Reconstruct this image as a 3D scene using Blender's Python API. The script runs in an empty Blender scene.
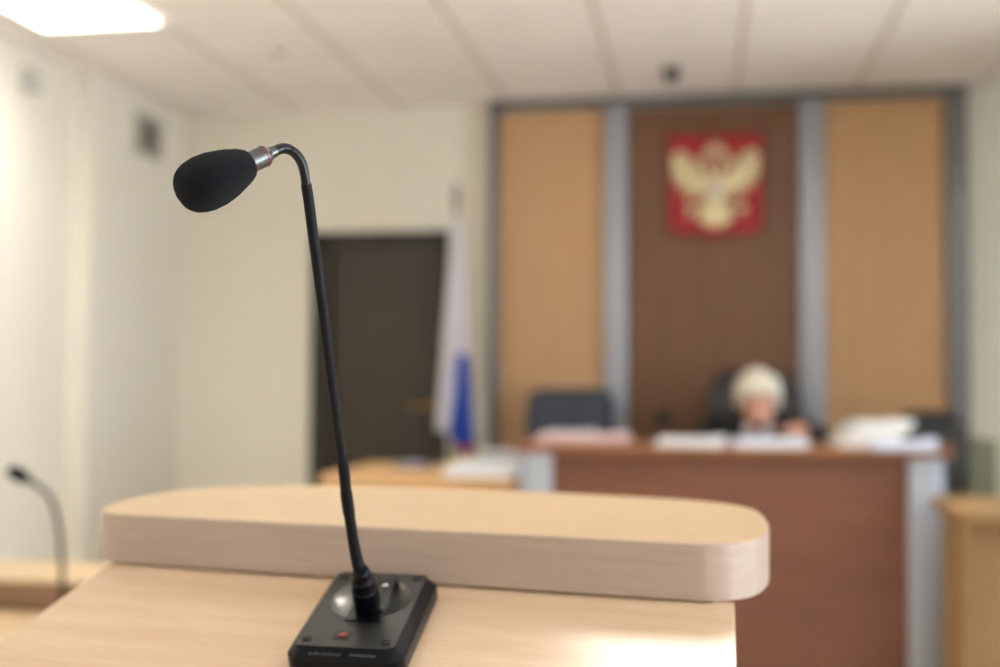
import bpy, bmesh, math, random
from math import sin, cos, pi, radians as R, atan, sqrt
from mathutils import Vector, Matrix, noise
random.seed(7)
C = bpy.context.scene.collection
sc = bpy.context.scene

# ------------------------------------------------------------------ materials
def lin(c):
    f = lambda v: v/12.92 if v <= .04045 else ((v+.055)/1.055)**2.4
    return tuple(f(v/255.) for v in c) + (1.,)

def mat(name, col, rough=.5, metal=0., bump=0., bscale=60., var=0., vscale=8., coat=0., sheen=0., spec=None):
    m = bpy.data.materials.new(name); m.use_nodes = True
    nt = m.node_tree; b = nt.nodes['Principled BSDF']
    b.inputs['Base Color'].default_value = lin(col)
    b.inputs['Roughness'].default_value = rough
    b.inputs['Metallic'].default_value = metal
    b.inputs['Coat Weight'].default_value = coat
    b.inputs['Sheen Weight'].default_value = sheen
    if spec is not None: b.inputs['Specular IOR Level'].default_value = spec
    tc = nt.nodes.new('ShaderNodeTexCoord')
    if var:
        n = nt.nodes.new('ShaderNodeTexNoise'); n.inputs['Scale'].default_value = vscale; n.inputs['Detail'].default_value = 5
        nt.links.new(tc.outputs['Object'], n.inputs['Vector'])
        r = nt.nodes.new('ShaderNodeValToRGB')
        r.color_ramp.elements[0].position = .3; r.color_ramp.elements[1].position = .7
        r.color_ramp.elements[0].color = lin(tuple(v*(1-var) for v in col))
        r.color_ramp.elements[1].color = lin(tuple(min(255, v*(1+var)) for v in col))
        nt.links.new(n.outputs['Fac'], r.inputs['Fac']); nt.links.new(r.outputs['Color'], b.inputs['Base Color'])
    if bump:
        n2 = nt.nodes.new('ShaderNodeTexNoise'); n2.inputs['Scale'].default_value = bscale; n2.inputs['Detail'].default_value = 3
        bp = nt.nodes.new('ShaderNodeBump'); bp.inputs['Strength'].default_value = bump; bp.inputs['Distance'].default_value = .002
        nt.links.new(tc.outputs['Object'], n2.inputs['Vector']); nt.links.new(n2.outputs['Fac'], bp.inputs['Height'])
        nt.links.new(bp.outputs['Normal'], b.inputs['Normal'])
    return m

def wood(name, c1, c2, rough=.4, stretch=(1.2, 14, 14), scale=3., fine=.35, coat=0.):
    """stretched-noise laminate grain, long axis = the small component of stretch"""
    m = bpy.data.materials.new(name); m.use_nodes = True
    nt = m.node_tree; b = nt.nodes['Principled BSDF']; L = nt.links.new
    b.inputs['Roughness'].default_value = rough; b.inputs['Coat Weight'].default_value = coat
    b.inputs['Coat Roughness'].default_value = .25
    tc = nt.nodes.new('ShaderNodeTexCoord'); mp = nt.nodes.new('ShaderNodeMapping'); mp.inputs['Scale'].default_value = stretch
    L(tc.outputs['Object'], mp.inputs['Vector'])
    n = nt.nodes.new('ShaderNodeTexNoise'); n.inputs['Scale'].default_value = scale; n.inputs['Detail'].default_value = 4; n.inputs['Distortion'].default_value = .4
    L(mp.outputs['Vector'], n.inputs['Vector'])
    n2 = nt.nodes.new('ShaderNodeTexNoise'); n2.inputs['Scale'].default_value = scale*9; n2.inputs['Detail'].default_value = 3
    L(mp.outputs['Vector'], n2.inputs['Vector'])
    mx = nt.nodes.new('ShaderNodeMath'); mx.operation = 'MULTIPLY_ADD'; mx.inputs[1].default_value = fine
    L(n2.outputs['Fac'], mx.inputs[0]); 
    m3 = nt.nodes.new('ShaderNodeMath'); m3.operation = 'MULTIPLY'; m3.inputs[1].default_value = 1-fine
    L(n.outputs['Fac'], m3.inputs[0]); L(m3.outputs[0], mx.inputs[2])
    r = nt.nodes.new('ShaderNodeValToRGB'); r.color_ramp.elements[0].position = .32; r.color_ramp.elements[1].position = .68
    r.color_ramp.elements[0].color = lin(c1); r.color_ramp.elements[1].color = lin(c2)
    L(mx.outputs[0], r.inputs['Fac']); L(r.outputs['Color'], b.inputs['Base Color'])
    return m

def emis(name, col, s):
    m = bpy.data.materials.new(name); m.use_nodes = True; nt = m.node_tree
    b = nt.nodes['Principled BSDF']; b.inputs['Base Color'].default_value = (.8, .8, .8, 1)
    b.inputs['Emission Color'].default_value = (*col, 1); b.inputs['Emission Strength'].default_value = s
    return m

M = {}
M['beech'] = wood('beech_laminate', (190, 161, 122), (204, 176, 137), .42, (1.3, 16, 16), 3.0, .35)
M['beech_band_daylit'] = wood('beech_edge_band_daylit', (164, 142, 126), (176, 155, 140), .38, (1.5, 20, 42), 4.0, .5)  # same beech, with the pinkish grey of cool daylight put into the colour
M['beech_board'] = wood('beech_board', (198, 168, 137), (212, 185, 155), .22, (1.1, 13, 13), 3.0, .3)
M['desk_wood'] = wood('pale_desk_wood', (196, 152, 104), (216, 176, 128), .45, (1.2, 12, 12), 2.5)
M['desk_side'] = wood('desk_side_wood', (150, 112, 82), (170, 130, 98), .5, (1.2, 12, 12), 2.5)
M['oak_panel'] = wood('tan_wall_panel', (186, 146, 104), (195, 156, 114), .5, (9, 9, 1.0), 2.0, .4)
M['walnut'] = wood('brown_wall_panel', (104, 70, 46), (121, 83, 57), .42, (9, 9, .8), 2.2, .4)
M['dark_edge'] = wood('dark_edge_band', (122, 92, 70), (142, 108, 84), .5, (1.2, 12, 12), 2.5)
M['desk_tan'] = wood('tan_desk_wood', (134, 104, 66), (149, 117, 77), .5, (1.2, 12, 12), 2.5)
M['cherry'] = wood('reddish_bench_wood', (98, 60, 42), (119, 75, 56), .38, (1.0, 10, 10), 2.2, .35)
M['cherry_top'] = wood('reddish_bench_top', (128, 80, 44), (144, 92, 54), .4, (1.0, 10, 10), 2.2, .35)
M['wall'] = mat('cream_wall_paint', (229, 223, 209), .75, bump=.15, bscale=220)
M['wall_white'] = mat('white_wall_paint', (222, 221, 214), .75, bump=.15, bscale=220)
M['ceil'] = mat('mineral_ceiling_tile', (243, 237, 232), .85, bump=.5, bscale=300, var=.015, vscale=3)
M['grid'] = mat('ceiling_grid_metal', (208, 197, 186), .6)
M['floor'] = mat('beige_linoleum', (216, 206, 190), .35, var=.06, vscale=14)
M['alu'] = mat('brushed_aluminium', (166, 170, 180), .4, .4)
M['alu_dark'] = mat('dull_grey_trim', (120, 122, 124), .45, .4)
M['door'] = mat('dark_brown_door', (54, 46, 34), .5, bump=.1, bscale=90)
M['door_frame'] = mat('dark_door_frame', (34, 29, 22), .5)
M['brass'] = mat('brass', (150, 118, 60), .4, 1.)
M['foam'] = mat('black_foam', (6, 7, 13), 1., bump=1., bscale=1500, sheen=.06, spec=.1)
M['blackmatt'] = mat('black_rubber_gooseneck', (6, 7, 12), .6, bump=.15, bscale=500, spec=.2)
M['blackplastic'] = mat('black_plastic', (3, 4, 8), .38, bump=.12, bscale=700, spec=.2)
M['base_top'] = mat('charcoal_base_plate', (27, 27, 26), .45, .3, bump=.15, bscale=900)
M['dish'] = mat('charcoal_dish', (96, 95, 92), .32, .9)
M['bend'] = mat('satin_black_gooseneck', (20, 21, 22), .3, .4)
M['gun'] = mat('grey_capsule_metal', (92, 92, 90), .34, .9)
M['chrome'] = mat('chrome', (210, 210, 205), .15, 1.)
M['redring'] = mat('red_ring', (130, 44, 54), .4)
M['redlens'] = mat('red_button', (132, 10, 24), .35)
M['print'] = mat('grey_print', (70, 70, 76), .6)
M['leather'] = mat('black_leather', (8, 8, 9), .42, bump=.3, bscale=120)
M['bluefab'] = mat('blue_grey_chair_cover', (48, 56, 70), .6, bump=.3, bscale=300)
M['greychair'] = mat('dark_grey_chair_cover', (30, 31, 33), .55, bump=.3, bscale=300)
M['paper'] = mat('white_paper', (240, 240, 244), .7)
M['paper_stackc'] = mat('ivory_paper', (234, 232, 226), .7)
M['paper_cool'] = mat('blue_white_paper', (222, 226, 242), .7)
M['paper_pink'] = mat('pink_paper', (236, 206, 204), .7)
M['paper_cream'] = mat('cream_paper', (236, 222, 200), .7)
M['paper_yellow'] = mat('yellow_paper', (238, 226, 150), .7)
M['card_blue'] = mat('blue_card', (70, 92, 150), .5)
M['card_teal'] = mat('teal_card', (120, 176, 182), .5)
M['card_brown'] = mat('red_brown_card', (120, 72, 56), .5)
M['card_green'] = mat('grey_green_card', (186, 196, 192), .5)
M['flag_w'] = mat('white_flag_cloth', (228, 224, 232), .8, bump=.2, bscale=200)
M['flag_b'] = mat('blue_flag_cloth', (38, 78, 178), .8)
M['flag_r'] = mat('red_flag_cloth', (170, 34, 40), .8)
M['pole'] = mat('dark_pole_wood', (110, 88, 62), .4)
M['skin'] = mat('skin', (214, 160, 138), .5, var=.03, vscale=12)
M['hair'] = mat('pale_blond_hair', (222, 214, 196), .6, bump=.8, bscale=150, var=.06, vscale=40)
M['robe'] = mat('black_robe', (14, 14, 15), .8, bump=.3, bscale=90)
M['collar'] = mat('white_collar', (228, 230, 240), .7)
M['lips'] = mat('lips', (170, 96, 90), .5)
M['eye'] = mat('eye', (60, 50, 46), .3)
M['shield'] = mat('red_shield', (158, 20, 26), .45)
M['shield_rim'] = mat('dark_red_rim', (96, 20, 20), .5)
M['gold'] = mat('pale_gold', (226, 212, 168), .42, .2, var=.08, vscale=30)
M['silver'] = mat('silver_paint', (196, 190, 200), .4, .3)
M['vent'] = mat('grey_vent', (176, 172, 164), .5)
M['vent_dark'] = mat('dark_vent_slot', (110, 104, 96), .7)
M['white_plastic'] = mat('white_plastic', (206, 206, 202), .4)
M['dark_plastic'] = mat('dark_plastic', (60, 58, 58), .35)
M['cabinet'] = mat('grey_green_cabinet', (132, 134, 116), .55)
M['tube'] = emis('lamp_light', (1., .965, .91), 19.)
M['reflector'] = mat('white_reflector', (240, 240, 236), .3)
M['pvc'] = mat('white_window_frame', (225, 228, 228), .35)

def glass():
    m = bpy.data.materials.new('window_glass'); m.use_nodes = True; nt = m.node_tree; nt.nodes.clear()
    o = nt.nodes.new('ShaderNodeOutputMaterial'); t = nt.nodes.new('ShaderNodeBsdfTransparent'); g = nt.nodes.new('ShaderNodeBsdfGlossy')
    g.inputs['Roughness'].default_value = .02; mx = nt.nodes.new('ShaderNodeMixShader'); fr = nt.nodes.new('ShaderNodeFresnel')
    nt.links.new(fr.outputs[0], mx.inputs[0]); nt.links.new(t.outputs[0], mx.inputs[1]); nt.links.new(g.outputs[0], mx.inputs[2])
    nt.links.new(mx.outputs[0], o.inputs[0]); return m
M['glass'] = glass()

# ------------------------------------------------------------------ mesh helpers
def obj(name, bm, m, parent=None, smooth=None, loc=None, rot=None, mats=None):
    me = bpy.data.meshes.new(name)
    bmesh.ops.recalc_face_normals(bm, faces=bm.faces)
    bm.to_mesh(me); bm.free()
    o = bpy.data.objects.new(name, me); C.objects.link(o)
    if mats:
        for k in mats: me.materials.append(k)
    else: me.materials.append(m)
    if smooth is not None:
        for p in me.polygons: p.use_smooth = True
        if smooth < 180: me.set_sharp_from_angle(angle=R(smooth))
    if parent: o.parent = parent
    if loc: o.location = loc
    if rot: o.rotation_euler = rot
    return o

def thing(name, label, cat, loc=(0, 0, 0), rot=(0, 0, 0), group=None):
    o = bpy.data.objects.new(name, None); C.objects.link(o); o.empty_display_size = .05
    o.location = loc; o.rotation_euler = rot; o['label'] = label; o['category'] = cat
    if group: o['group'] = group
    return o
def tag(o, label, cat, group=None):
    o['label'] = label; o['category'] = cat
    if group: o['group'] = group
    return o
def struct(name, bm, m, parent=None, smooth=None):
    o = obj(name, bm, m, parent, smooth)
    if not parent: o['kind'] = 'structure'
    return o

def NB(): return bmesh.new()
def box(bm, c, s, rot=None, bev=0., seg=2):
    """box centred c, size s"""
    r = bmesh.ops.create_cube(bm, size=1.); vs = r['verts']
    for v in vs: v.co = Vector((v.co.x*s[0], v.co.y*s[1], v.co.z*s[2]))
    if bev:
        es = list({e for v in vs for e in v.link_edges})
        r2 = bmesh.ops.bevel(bm, geom=es, offset=bev, segments=seg, affect='EDGES', profile=.5)
        vs = list(set(r2['verts']) | {v for v in vs if v.is_valid})
    mt = Matrix.Translation(Vector(c))
    if rot: mt = mt @ (Matrix.Rotation(rot[2], 4, 'Z') @ Matrix.Rotation(rot[1], 4, 'Y') @ Matrix.Rotation(rot[0], 4, 'X'))
    for v in vs: v.co = mt @ v.co
    return vs
def bx(bm, a, b, bev=0., seg=2):
    return box(bm, [(a[i]+b[i])/2 for i in range(3)], [abs(b[i]-a[i]) for i in range(3)], bev=bev, seg=seg)
def prism(bm, pts, z0, z1, fn=None):
    """extrude closed outline (x,y) between z0 and z1; fn maps local coords"""
    fn = fn or (lambda p: p)
    lo = [bm.verts.new(fn(Vector((x, y, z0)))) for x, y in pts]; hi = [bm.verts.new(fn(Vector((x, y, z1)))) for x, y in pts]
    n = len(pts); bm.faces.new(lo); bm.faces.new(hi)
    for i in range(n): bm.faces.new((lo[i], lo[(i+1) % n], hi[(i+1) % n], hi[i]))
def frame_for(d):
    d = d.normalized(); up = Vector((0, 0, 1)) if abs(d.z) < .95 else Vector((1, 0, 0))
    x = up.cross(d).normalized(); return x, d.cross(x)
def lathe(bm, prof, a, d, n=40, cap=True):
    """prof: (t along axis, radius)"""
    a = Vector(a); d = Vector(d).normalized(); x, y = frame_for(d); rings = []
    for t, r in prof:
        if r < 1e-6: rings.append([bm.verts.new(a+d*t)])
        else: rings.append([bm.verts.new(a+d*t+(x*cos(2*pi*i/n)+y*sin(2*pi*i/n))*r) for i in range(n)])
    for A, B in zip(rings, rings[1:]):
        for i in range(n):
            j = (i+1) % n
            q = ([A[0]] if len(A) == 1 else [A[i], A[j]]) + ([B[0]] if len(B) == 1 else [B[j], B[i]])
            if len(q) > 2: bm.faces.new(q)
    if cap:
        for A in (rings[0], rings[-1]):
            if len(A) > 2: bm.faces.new(A)
def cyl(bm, a, b, r, n=20, r2=None):
    a = Vector(a); b = Vector(b); lathe(bm, [(0, r), ((b-a).length, r if r2 is None else r2)], a, b-a, n)
def spline(pts, k=8):
    P = [Vector(p) for p in pts]; P = [P[0]*2-P[1]] + P + [P[-1]*2-P[-2]]; out = []
    for i in range(1, len(P)-2):
        for j in range(k):
            t = j/k
            out.append(.5*((2*P[i])+(-P[i-1]+P[i+1])*t+(2*P[i-1]-5*P[i]+4*P[i+1]-P[i+2])*t*t+(-P[i-1]+3*P[i]-3*P[i+1]+P[i+2])*t**3))
    out.append(P[-2]); return out
def tube(bm, pts, rs, n=16):
    P = [Vector(p) for p in pts]
    if not hasattr(rs, '__len__'): rs = [rs]*len(P)
    rings = []; prev = None
    for i, p in enumerate(P):
        d = (P[min(i+1, len(P)-1)]-P[max(i-1, 0)]).normalized()
        if prev is None: x, y = frame_for(d)
        else:
            x = (prev-d*prev.dot(d)).normalized(); y = d.cross(x)
        prev = x
        rings.append([bm.verts.new(p+(x*cos(2*pi*k/n)+y*sin(2*pi*k/n))*rs[i]) for k in range(n)])
    for A, B in zip(rings, rings[1:]):
        for i in range(n): bm.faces.new((A[i], A[(i+1) % n], B[(i+1) % n], B[i]))
    bm.faces.new(rings[0]); bm.faces.new(rings[-1])
def rrect(w, h, r, n=6, cx=0, cy=0):
    pts = []
    for sx, sy, a0 in ((1, 1, 0), (-1, 1, 90), (-1, -1, 180), (1, -1, 270)):
        for k in range(n+1):
            a = R(a0+90*k/n); pts.append((cx+sx*(w/2-r)+r*cos(a), cy+sy*(h/2-r)+r*sin(a)))
    return pts
def ell(bm, c, r, rot=None, seg=20):
    g = bmesh.ops.create_uvsphere(bm, u_segments=seg, v_segments=seg*2//3, radius=1.)
    m = Matrix.Translation(Vector(c)) @ ((Matrix.Rotation(rot[2], 4, 'Z') @ Matrix.Rotation(rot[1], 4, 'Y') @ Matrix.Rotation(rot[0], 4, 'X')) if rot else Matrix.Identity(4)) @ Matrix.Diagonal((*r, 1))
    for v in g['verts']: v.co = m @ v.co
def capsule(bm, a, b, r1, r2, n=16):
    a = Vector(a); b = Vector(b); L = (b-a).length; pr = []
    for k in range(6): t = pi/2*(k/5); pr.append((-r1*cos(t), r1*sin(t)))
    for k in range(6): t = pi/2*(k/5); pr.append((L+r2*sin(t), r2*cos(t)))
    pr[0] = (-r1, 0); pr[-1] = (L+r2, 0)
    lathe(bm, pr, a, b-a, n, cap=False)
def remesh(o, vox, sm=3):
    m = o.modifiers.new('fuse', 'REMESH'); m.mode = 'VOXEL'; m.voxel_size = vox; m.use_smooth_shade = True
    if sm:
        s = o.modifiers.new('smooth', 'SMOOTH'); s.iterations = sm; s.factor = .5
    return o

# ------------------------------------------------------------------ room
XL, XL2, XR, YB, YF, H = -2.94, -2.86, 3.1, 6.0, -2.6, 2.71
def slab(name, a, b, m):
    bm = NB(); bx(bm, a, b); return struct(name, bm, m)
slab('floor', (XL-.2, YF-.2, -.1), (XR+.2, YB+.2, 0), M['floor'])
LAMPS = [(-2.435, 4.12), (2.245, 4.10), (1.065, 3.5), (-1.295, 3.5), (-.115, 2.3), (-2.46, .5), (2.245, .5)]  # third and fourth added out of view to brighten bench and back wall
LW_ = .288
bm = NB()   # ceiling with an opening for every recessed lamp
xs = sorted({round(v, 4) for v in [XL-.2, XR+.2]+[x+q for x, _ in LAMPS for q in (-LW_, LW_)]})
ys_ = sorted({round(v, 4) for v in [YF-.2, YB+.2]+[y+q for _, y in LAMPS for q in (-LW_, LW_)]})
V = {}
def cv(x, y, z):
    if (x, y, z) not in V: V[(x, y, z)] = bm.verts.new((x, y, z))
    return V[(x, y, z)]
for x0, x1 in zip(xs, xs[1:]):
    for y0, y1 in zip(ys_, ys_[1:]):
        if any(abs((x0+x1)/2-x) < LW_ and abs((y0+y1)/2-y) < LW_ for x, y in LAMPS): continue
        for z in (H, H+.1): bm.faces.new((cv(x0, y0, z), cv(x1, y0, z), cv(x1, y1, z), cv(x0, y1, z)))
for a, b, c_, d_ in ((xs[0], ys_[0], xs[-1], ys_[0]), (xs[-1], ys_[0], xs[-1], ys_[-1]), (xs[-1], ys_[-1], xs[0], ys_[-1]), (xs[0], ys_[-1], xs[0], ys_[0])):
    bm.faces.new([bm.verts.new(p) for p in ((a, b, H), (c_, d_, H), (c_, d_, H+.1), (a, b, H+.1))])
struct('ceiling', bm, M['ceil'])
# back wall with the doorway opening x -2.03..-1.33
bm = NB(); DL, DR, DT = -2.085, -1.325, 2.04
bx(bm, (XL-.2, YB, 0), (DL, YB+.15, H)); bx(bm, (DR, YB, 0), (1.25, YB+.15, H)); bx(bm, (DL, YB, DT), (DR, YB+.15, H))
struct('wall_back', bm, M['wall'])
slab('wall_back_right', (1.25, YB, 0), (XR+.2, YB+.15, H), M['wall_white'])
slab('wall_left', (XL-.15, YF, 0), (XL, YB, H), M['wall'])
slab('wall_left_pier', (XL, 5.03, 0), (XL2, YB, H), M['wall'])
slab('wall_front', (XL-.2, YF-.15, 0), (XR+.2, YF, H), M['wall'])
# right wall with two window openings and a third added to brighten the background
WZ0, WZ1 = .85, 2.35; WINS = ((-2.3, -.9), (-.5, .9), (2.4, 4.0))
bm = NB()
bx(bm, (XR, YF, 0), (XR+.2, YB, WZ0)); bx(bm, (XR, YF, WZ1), (XR+.2, YB, H))
ys = [YF, WINS[0][0], WINS[0][1], WINS[1][0], WINS[1][1], WINS[2][0], WINS[2][1], YB]
for a, b in ((0, 1), (2, 3), (4, 5), (6, 7)): bx(bm, (XR, ys[a], WZ0), (XR+.2, ys[b], WZ1))
struct('wall_right', bm, M['wall_white'])
for i, (a, b) in enumerate(WINS):
    bm = NB(); f = .06
    for q in ((a, a+f), ((a+b)/2-f/2, (a+b)/2+f/2), (b-f, b)): bx(bm, (XR+.05, q[0], WZ0), (XR+.12, q[1], WZ1))
    bx(bm, (XR+.05, a, WZ0), (XR+.12, b, WZ0+f)); bx(bm, (XR+.05, a, WZ1-f), (XR+.12, b, WZ1))
    w = struct('window_%d' % (i+1), bm, M['pvc'])
    bm = NB(); bx(bm, (XR+.08, a+f, WZ0+f), (XR+.09, b-f, WZ1-f)); obj('pane', bm, M['glass'], w)
    bm = NB(); bx(bm, (XR-.12, a-.05, WZ0-.03), (XR+.05, b+.05, WZ0), .006); obj('window_sill', bm, M['pvc'], w)
# ceiling T-bars
bm = NB()
x = -2.77
while x < XR:
    bx(bm, (x-.011, YF, H-.003), (x+.011, YB, H+.002)); x += .59
struct('trim_1', bm, M['grid'])
bm = NB(); y = 4.40-.6*11
while y < YB:
    bx(bm, (XL, y-.012, H-.003), (XR, y+.012, H+.002)); y += .6
struct('trim_2', bm, M['ceil'])
# podium at the back of the court
slab('floor_podium', (-2.4, 4.12, 0), (2.2, YB, .1), M['floor'])
# baseboards
bm = NB(); bx(bm, (XL, YB-.015, 0), (-2.45, YB, .08)); struct('baseboard_back', bm, M['desk_side'])
bm = NB(); bx(bm, (XL, YF, 0), (XL+.015, 5.0, .08)); struct('baseboard_left', bm, M['desk_side'])

# door
bm = NB()
bx(bm, (DL, YB-.02, .1), (DL+.10, YB+.12, DT)); bx(bm, (DR-.05, YB-.02, .1), (DR, YB+.12, DT)); bx(bm, (DL, YB-.02, DT-.07), (DR, YB+.12, DT))
d = struct('door_1', bm, M['door_frame'])
bm = NB(); bx(bm, (DL+.10, YB+.03, .1), (DR-.05, YB+.08, DT-.07), .003)
bx(bm, (DL+.16, YB+.018, .3), (DR-.14, YB+.035, 1.0), .006); bx(bm, (DL+.16, YB+.018, 1.12), (DR-.14, YB+.035, 1.85), .006)
lf = obj('door_leaf', bm, M['door'], d)
bm = NB(); cyl(bm, (-1.415, YB+.03, 1.1), (-1.415, YB-.03, 1.1), .009); tube(bm, [(-1.415, YB-.03, 1.1), (-1.45, YB-.034, 1.1), (-1.525, YB-.03, 1.098)], .0085)
bx(bm, (-1.43, YB+.014, 1.07), (-1.40, YB+.03, 1.13), .004); obj('door_handle', bm, M['brass'], d, 40)

# ------------------------------------------------------------------ ceiling lamps
def make_troffer(loc, label):
    t = thing('ceiling_light', label, 'ceiling light', loc, (0, 0, 0), 'recessed square lamps in the ceiling')
    bm = NB(); w = .288     # housing: four sides and a lid above the opening
    for a, b in (((-w, -w), (w, -w+.012)), ((-w, w-.012), (w, w)), ((-w, -w+.012), (-w+.012, w-.012)), ((w-.012, -w+.012), (w, w-.012))):
        bx(bm, (a[0], a[1], -.004), (b[0], b[1], .07))
    bx(bm, (-w, -w, .0705), (w, w, .08))
    obj('frame', bm, M['reflector'], t)
    bm = NB(); bx(bm, (-w+.012, -w+.012, .034), (w-.012, w-.012, .038)); obj('lamp_panel', bm, M['tube'], t)
    bm = NB(); w -= .012; n = 12
    for k in range(1, n):
        q = -w+2*w*k/n; bx(bm, (q-.001, -w, -.003), (q+.001, w, .024)); bx(bm, (-w, q-.001, -.003), (w, q+.001, .024))
    obj('louvre', bm, M['reflector'], t)
    return t
lamps = LAMPS
names = ['square recessed ceiling lamp shining at the top left above the cream wall']
t0 = make_troffer((*lamps[0], H), names[0])
for k, (x, y) in enumerate(lamps[1:]):
    c = t0.copy(); C.objects.link(c); c.location = (x, y, H); c['label'] = 'unseen recessed ceiling lamp outside the frame lighting the courtroom'
    for ch in list(t0.children):
        q = ch.copy(); C.objects.link(q); q.parent = c
# dark dome on the ceiling
t = thing('ceiling_camera', 'small dark dome camera on the ceiling above the brown panel', 'camera', (-.128, 5.43, H))
bm = NB(); lathe(bm, [(0, .048), (.012, .048), (.02, .042)], (0, 0, 0), (0, 0, -1), 28); obj('mount', bm, M['dark_plastic'], t, 30)
bm = NB(); lathe(bm, [(.02, .038), (.035, .036), (.05, .026), (.058, .012), (.06, 0)], (0, 0, 0), (0, 0, -1), 28); obj('dome', bm, M['blackplastic'], t, 60)
t = thing('smoke_detector', 'pale round smoke detector on the ceiling right of the lamp', 'smoke detector', (-1.83, 4.8, H))
bm = NB(); lathe(bm, [(0, .045), (.015, .045), (.03, .035), (.034, 0)], (0, 0, 0), (0, 0, -1), 28); obj('housing', bm, M['grid'], t, 30)
bm = NB(); lathe(bm, [(.033, .012), (.038, .01), (.04, 0)], (0, 0, 0), (0, 0, -1), 16); obj('sensor', bm, M['grid'], t, 30)
# vent on the pier
t = thing('wall_vent', 'grey square ventilation grille high on the left wall near the corner', 'vent', (XL2, 5.60, 2.51))
bm = NB()
for a, b in (((-.14, -.105), (.14, -.08)), ((-.14, .08), (.14, .105)), ((-.14, -.105), (-.11, .105)), ((.11, -.105), (.14, .105))):
    bx(bm, (0, a[0], a[1]), (.015, b[0], b[1]), .002)
obj('frame', bm, M['vent'], t)
bm = NB(); bx(bm, (0, -.11, -.08), (.004, .11, .08)); obj('duct', bm, M['vent_dark'], t)
bm = NB()
for k in range(6): box(bm, (.008, 0, -.062+k*.025), (.010, .22, .003), (0, R(35), 0))
obj('slats', bm, M['vent'], t)
t = thing('wall_detector', 'pale grey alarm box high on the left wall under the lamp', 'alarm sensor', (XL, 4.62, 2.56))
bm = NB(); box(bm, (.02, 0, 0), (.04, .12, .1), bev=.012, seg=3); obj('housing', bm, M['vent'], t, 40)
bm = NB(); box(bm, (.042, 0, -.012), (.008, .07, .035), bev=.003); obj('lens', bm, M['white_plastic'], t, 40)

# ------------------------------------------------------------------ wall panelling behind the bench
PY = 5.93
def panel(name, x0, x1, m, label, z1=2.655, y0=5.955):
    bm = NB(); bx(bm, (x0, y0, .1), (x1, YB, z1), .002); return tag(obj(name, bm, m), label, 'wall panel')
panel('wall_panel', -1.04, -.49, M['oak_panel'], 'tan wood wall panel left of the brown panel, behind the blue-grey chair')
panel('wall_panel', -.365, .49, M['walnut'], 'dark brown wood wall panel that carries the red coat of arms')
panel('wall_panel', .62, 1.195, M['oak_panel'], 'tan wood wall panel at the right, above the slanted paper stack')
def pilaster(x0, x1, m, label):
    t = thing('wall_pilaster', label, 'pilaster', ((x0+x1)/2, YB, .1))
    w = (x1-x0)/2
    bm = NB(); bx(bm, (-w, -.085, 0), (w, 0, 2.575), .012, 3); obj('shaft', bm, m, t, 40)
    bm = NB(); bx(bm, (-w-.004, -.09, 0), (w+.004, 0, .08), .004); obj('foot', bm, M['alu_dark'], t)
pilaster(-1.095, -1.042, M['alu_dark'], 'narrow grey metal pilaster at the left end of the wall panelling')
pilaster(-.488, -.367, M['alu'], 'silver pilaster between the left tan panel and the brown panel')
pilaster(.492, .618, M['alu'], 'silver pilaster between the brown panel and the right tan panel')
pilaster(1.197, 1.30, M['alu_dark'], 'grey metal pilaster at the right end of the wall panelling')
bm = NB(); bx(bm, (-1.1, 5.90, 2.676), (1.305, YB, 2.708), .004); struct('trim_3', bm, M['alu_dark'])

# socket
t = thing('wall_socket', 'small dark wall socket on the brown panel left of the judge', 'socket', (-.186, 5.955, 1.053))
bm = NB(); bx(bm, (-.04, -.012, -.04), (.04, 0, .04), .006, 3); obj('plate', bm, M['dark_plastic'], t, 40)
bm = NB(); lathe(bm, [(0, .024), (.004, .024), (.005, .018)], (0, -.012, 0), (0, -1, 0), 24); obj('outlet', bm, M['blackplastic'], t, 40)

# ------------------------------------------------------------------ coat of arms
t = thing('coat_of_arms', 'red shield with a golden double-headed eagle on the brown panel', 'coat of arms', (.078, 5.955, 2.23))
t.scale = (1., 1., 1.05)
S = .27
def shield_pts(s):
    w = .245*s; h = .27*s; p = [(w, h), (-w, h)]
    for k in range(9): a = R(180+90*k/8); p.append((-w+.05*s+.05*s*cos(a), -h+.035+.05*s+.05*s*sin(a)))
    p += [(-.05, -h+.033), (0, -h), (.05, -h+.033)]
    for k in range(9): a = R(270+90*k/8); p.append((w-.05*s+.05*s*cos(a), -h+.035+.05*s+.05*s*sin(a)))
    return p
up = lambda p: Vector((p.x, -p.z, p.y))
bm = NB(); prism(bm, shield_pts(1.0), 0, .02, up); obj('shield_back', bm, M['shield_rim'], t)
bm = NB(); prism(bm, shield_pts(.95), .02, .026, up); obj('shield_field', bm, M['shield'], t)
def feather(bm, x, y, ang, L, w, z=.026, th=.01):
    pts = []
    for k in range(9):
        u = k/8; pts.append((u*L, w*sin(pi*min(1, u*.9+.06))**.7))
    pts += [(p[0], -p[1]) for p in reversed(pts)]
    ca, sa = cos(ang), sin(ang)
    prism(bm, [(x+p[0]*ca-p[1]*sa, y+p[0]*sa+p[1]*ca) for p in pts], z, z+th, up)
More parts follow.
